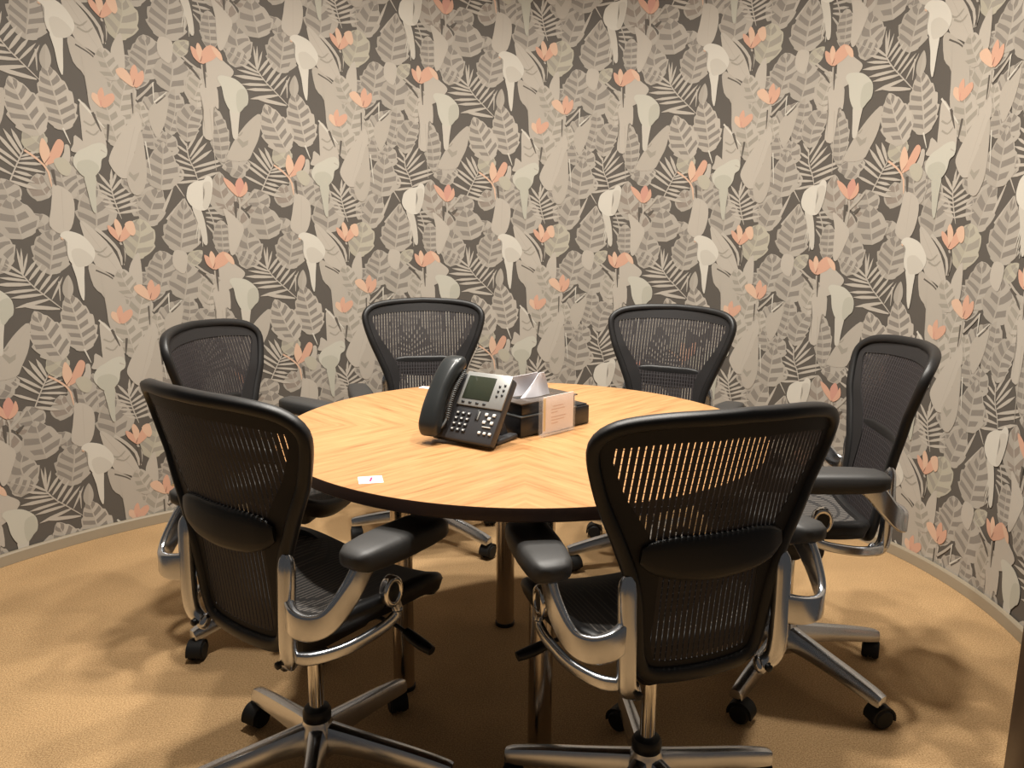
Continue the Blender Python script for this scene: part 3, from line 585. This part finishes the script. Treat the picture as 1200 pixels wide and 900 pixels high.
def key(u, v, w, h, n, name, m, r=.0016, th=.004):
    g = G(); g.rbox(fp(u, v, n), (w, h, th), r, RF); return g.build(name, m, ph)
# body slab with rounded ends, and the stand behind it
g = G(); g.rbox(fp(.0945, .086, -.013), (.185, .178, .026), .007, RF)
g.add([(.030, .075, .001), (.145, .075, .001), (.145, .150, .001), (.030, .150, .001), (.030, .090, .098), (.145, .090, .098), (.145, .100, .098), (.030, .100, .098)],
      [(0, 3, 2, 1), (0, 1, 5, 4), (1, 2, 6, 5), (2, 3, 7, 6), (3, 0, 4, 7), (4, 5, 6, 7)])
g.rbox((.158, .105, .007), (.026, .095, .012), .004); g.rbox((.0875, .080, .009), (.15, .05, .014), .004)
g.build('body', M_PH, ph)
key(.119, .133, .134, .092, .0015, 'bezel', M_SIL, .006, .006)
key(.103, .136, .082, .063, .0042, 'display', M_SCR, .002, .003)
for i in range(2):
    for j in range(3): key(.160 + .014 * i, .121 + .013 * j + .004 * i, .006, .006, .005, 'side_key', M_KDK)
for i in range(4): key(.070 + .021 * i, .096, .009, .005, .005, 'soft_key', M_KDK)
for i in range(3):
    for j in range(4): key(.066 + .0165 * i, .023 + .0145 * j, .0105, .0085, .0015, 'dial_key', M_KDK)
    for j in range(4): pass
for i in range(3):
    for j in range(4):
        k = [o for o in ph.children if o.name.startswith('dial_key')][i * 4 + j]
        g = G(); g.rbox(fp(.066 + .0165 * i, .0238 + .0145 * j, .0037), (.0052, .0036, .0008), 0, RF); g.build('digit', M_KEY, k)
key(.122, .068, .006, .026, .0015, 'rocker', M_KDK, .002); key(.128, .066, .0035, .022, .002, 'rocker_rim', M_SIL, .001)
for du, dv in ((-.011, .010), (.011, .010), (0, 0), (-.011, -.010), (.011, -.010)): key(.160 + du, .062 + dv, .009, .008, .002, 'feature_key', M_KEY)
key(.160, .040, .024, .0022, .0015, 'key_rim', M_KEY, .0008)
for i in range(3): key(.146 + .015 * i, .024, .008, .007, .002, 'volume_key', M_KEY)
# handset: two cups joined by an arched grip, lying in the left cradle
g = G(); R = []
path = [(.020, -.002, .012), (.019, .010, .026), (.018, .05, .038), (.017, .10, .042), (.018, .15, .038), (.020, .182, .028), (.021, .196, .014)]
P = np.array([fp(*p) for p in path]); P = spline(P, 6)
g.sweep(P, (1, 0, 0), lambda t: [(a, b) for a, b in rr(np.interp(t, [0, .03, .2, .5, .8, .97, 1], [.034, .052, .058, .052, .058, .054, .038]), np.interp(t, [0, .03, .2, .5, .8, .97, 1], [.018, .032, .038, .034, .038, .034, .020]), .013)])
hs = g.build('handset', M_PHB, ph, angle=60)
for v in (.020, .168):
    g = G(); g.lathe([(.017, -.012), (.021, .0), (.021, .018), (.0, .018)], 22); g.v = [fp(.020 + x, v + y, .006 + z) for x, y, z in g.v]; g.build('ear_cup', M_PHB, hs)
g = G(); cv = []
for i in range(420):
    t = i / 419; q = 2 * math.pi * 26 * t; v = .175 - .135 * t
    cv.append(fp(.049 + .0042 * math.cos(q), v, .012 + .0042 * math.sin(q) + .012 * math.sin(math.pi * t)))
g.tube(cv, .0015, 6)
g.tube([fp(.049, .042, .014), fp(.046, .02, .016), fp(.034, .004, .018), fp(.014, -.004, .016), fp(.002, .002, .006)], .0032, 8, smooth=6)
g.build('handset_cord', M_CORD, ph, angle=60)

# ------------------------------------------------------------------ black organiser, tissue box on it, tissue, card holder, cards
M_BOX = mat('black lacquer box', srgb(26, 26, 28), 0.28); M_LID = mat('dark smoked lid', srgb(74, 66, 60), 0.14); M_RIM = mat('box rim', srgb(92, 94, 94), 0.3)
M_WHITE = mat('white paper', srgb(232, 228, 230), 0.8); M_TISS = mat('white tissue', srgb(238, 236, 242), 0.9)
BA = math.atan2(2.085 - 1.917, .210 - .023); BX, BY = .023, 1.917
ob = empty('desk_organizer', (BX, BY, TZ), BA, 'low black lacquered box under the tissue box, its end jutting out to the right', 'box')
g = G(); g.rbox((.126, .058, .0265), (.252, .116, .051), .003); g.build('box_body', M_BOX, ob)
g = G(); g.rbox((.101, .058, .0535), (.203, .117, .0035), .001); g.build('box_rim', M_RIM, ob)
g = G(); g.rbox((.228, .058, .0535), (.046, .100, .0030), .001); g.build('box_cover', M_BOX, ob)
tb = empty('tissue_box', (BX, BY, TZ + .0555), BA, 'black tissue box with a smoked lid stacked on the low black box', 'tissue box')
g = G(); g.rbox((.103, .060, .0145), (.192, .112, .029), .003); g.build('box_body', M_BOX, tb)
g = G(); g.rbox((.102, .059, .031), (.204, .120, .004), .0012); lid = g.build('lid', M_LID, tb)
g = G(); g.rbox((.090, .060, .0333), (.11, .016, .0012), .0004); g.build('slot', M_BLACK, lid)
# tissue: two stiff folded flaps standing out of the slot
def sheet(g, A, B, Cc, D, bulge, th=.0016, n=8):
    A, B, Cc, D = map(np.array, (A, B, Cc, D)); nrm = np.cross(B - A, D - A).astype(float); nrm /= np.linalg.norm(nrm); V = []
    for side in (0, 1):
        for i in range(n + 1):
            for j in range(n + 1):
                s, t = i / n, j / n; p = (A * (1 - s) + B * s) * (1 - t) + (D * (1 - s) + Cc * s) * t
                V.append(p + nrm * (bulge * math.sin(math.pi * s) * (1 - .4 * t) + .004 * math.sin(5 * s + 3 * t) + (th if side else 0)))
    m = (n + 1) ** 2; F = []
    for i in range(n):
        for j in range(n):
            a = i * (n + 1) + j; q = (a, a + 1, a + n + 2, a + n + 1); F.append(q); F.append(tuple(x + m for x in q[::-1]))
    e = [i * (n + 1) for i in range(n + 1)] + [n * (n + 1) + j for j in range(1, n + 1)] + [i * (n + 1) + n for i in range(n - 1, -1, -1)] + [j for j in range(n - 1, 0, -1)]
    for i in range(len(e)): a, b = e[i], e[(i + 1) % len(e)]; F.append((a, b, b + m, a + m))
    g.add(V, F)
ts_ = empty('tissue', (BX, BY, TZ + .0555 + .0339), BA, 'folded white paper tissue standing up out of the black box', 'tissue')
g = G()
sheet(g, (.044, .050, .0005), (.142, .040, .0005), (.117, .044, .062), (.103, .046, .060), .006)
g.build('front_fold', M_TISS, ts_, angle=70)
g = G(); sheet(g, (.002, .098, .0005), (.112, .066, .0005), (.114, .064, .060), (-.006, .100, .044), .004)
g.build('rear_fold', M_TISS, ts_, angle=70)
# card holder
M_ACR = bpy.data.materials.new('clear acrylic'); M_ACR.use_nodes = True
_nt = M_ACR.node_tree; b_ = _nt.nodes['Principled BSDF']; b_.inputs['Base Color'].default_value = (.95, .94, .92, 1); b_.inputs['Roughness'].default_value = .05
_tr = _nt.nodes.new('ShaderNodeBsdfTransparent'); _mx = _nt.nodes.new('ShaderNodeMixShader'); _mx.inputs[0].default_value = .14
_nt.links.new(_tr.outputs[0], _mx.inputs[1]); _nt.links.new(b_.outputs[0], _mx.inputs[2]); _nt.links.new(_mx.outputs[0], _nt.nodes['Material Output'].inputs[0])
M_CARD = mat('pale pink card', srgb(252, 240, 234), 0.7); M_INK = mat('faint peach print', srgb(226, 196, 182), 0.7); M_YEL = mat('yellowed card edge', srgb(226, 196, 130), .7)
CA = math.atan2(2.017 - 1.927, .163 - .074)
ch = empty('card_holder', (.074, 1.927, TZ), CA, 'small clear acrylic stand holding a pale pink printed card, leaning against the black boxes', 'card holder')
CW, CH = .127, .100
g = G(); g.rbox((CW / 2, -.0035, CH / 2 + .001), (CW, .0022, CH), .0006); g.rbox((CW / 2, .0075, CH / 2 + .001), (CW, .0022, CH), .0006); g.rbox((CW / 2, .002, .0035), (CW, .0086, .006), .0006)
g.build('acrylic_sleeve', M_ACR, ch)
g = G(); g.rbox((CW / 2 + .004, .0022, CH / 2 + .005), (CW - .010, .0012, CH - .006), 0); cd = g.build('printed_card', M_CARD, ch)
g = G()
for zz, x0, x1 in ((.074, .046, .086), (.066, .040, .092), (.058, .040, .064), (.046, .040, .096), (.038, .040, .090), (.030, .040, .066)): g.rbox(((x0 + x1) / 2 , .0014, zz), (x1 - x0, .0004, .0028), 0)
g.build('print', M_INK, cd)
g = G(); g.rbox((.0135, .0014, CH / 2 + .006), (.009, .0005, CH - .016), 0); g.build('edge_stripe', M_YEL, cd)
# sticker near the table edge and the small card at the far side
st = empty('table_sticker', (-.2935, 1.573, TZ), math.radians(14), 'small white sticker with a magenta slash near the front left table edge', 'sticker')
g = G(); g.rbox((0, 0, .0004), (.050, .048, .0006), 0); sp_ = g.build('paper', M_WHITE, st)
g = G(); g.rbox((.001, .002, .0009), (.0050, .027, .0003), 0, Matrix.Rotation(math.radians(-12), 3, 'Z')); g.build('slash', mat('magenta ink', srgb(176, 40, 96), .6), sp_)
g = G(); g.rbox((-.011, .002, .0009), (.010, .003, .0003), 0); g.rbox((.013, .004, .0009), (.010, .003, .0003), 0); g.build('faint_print', mat('grey ink', srgb(196, 190, 194), .7), sp_)
fc = empty('small_card', (-.279, 2.562, TZ), math.radians(-20), 'small white card lying at the far left table edge behind the phone', 'card')
g = G(); g.rbox((0, 0, .0005), (.055, .030, .0008), 0); g.build('card_paper', M_WHITE, fc)
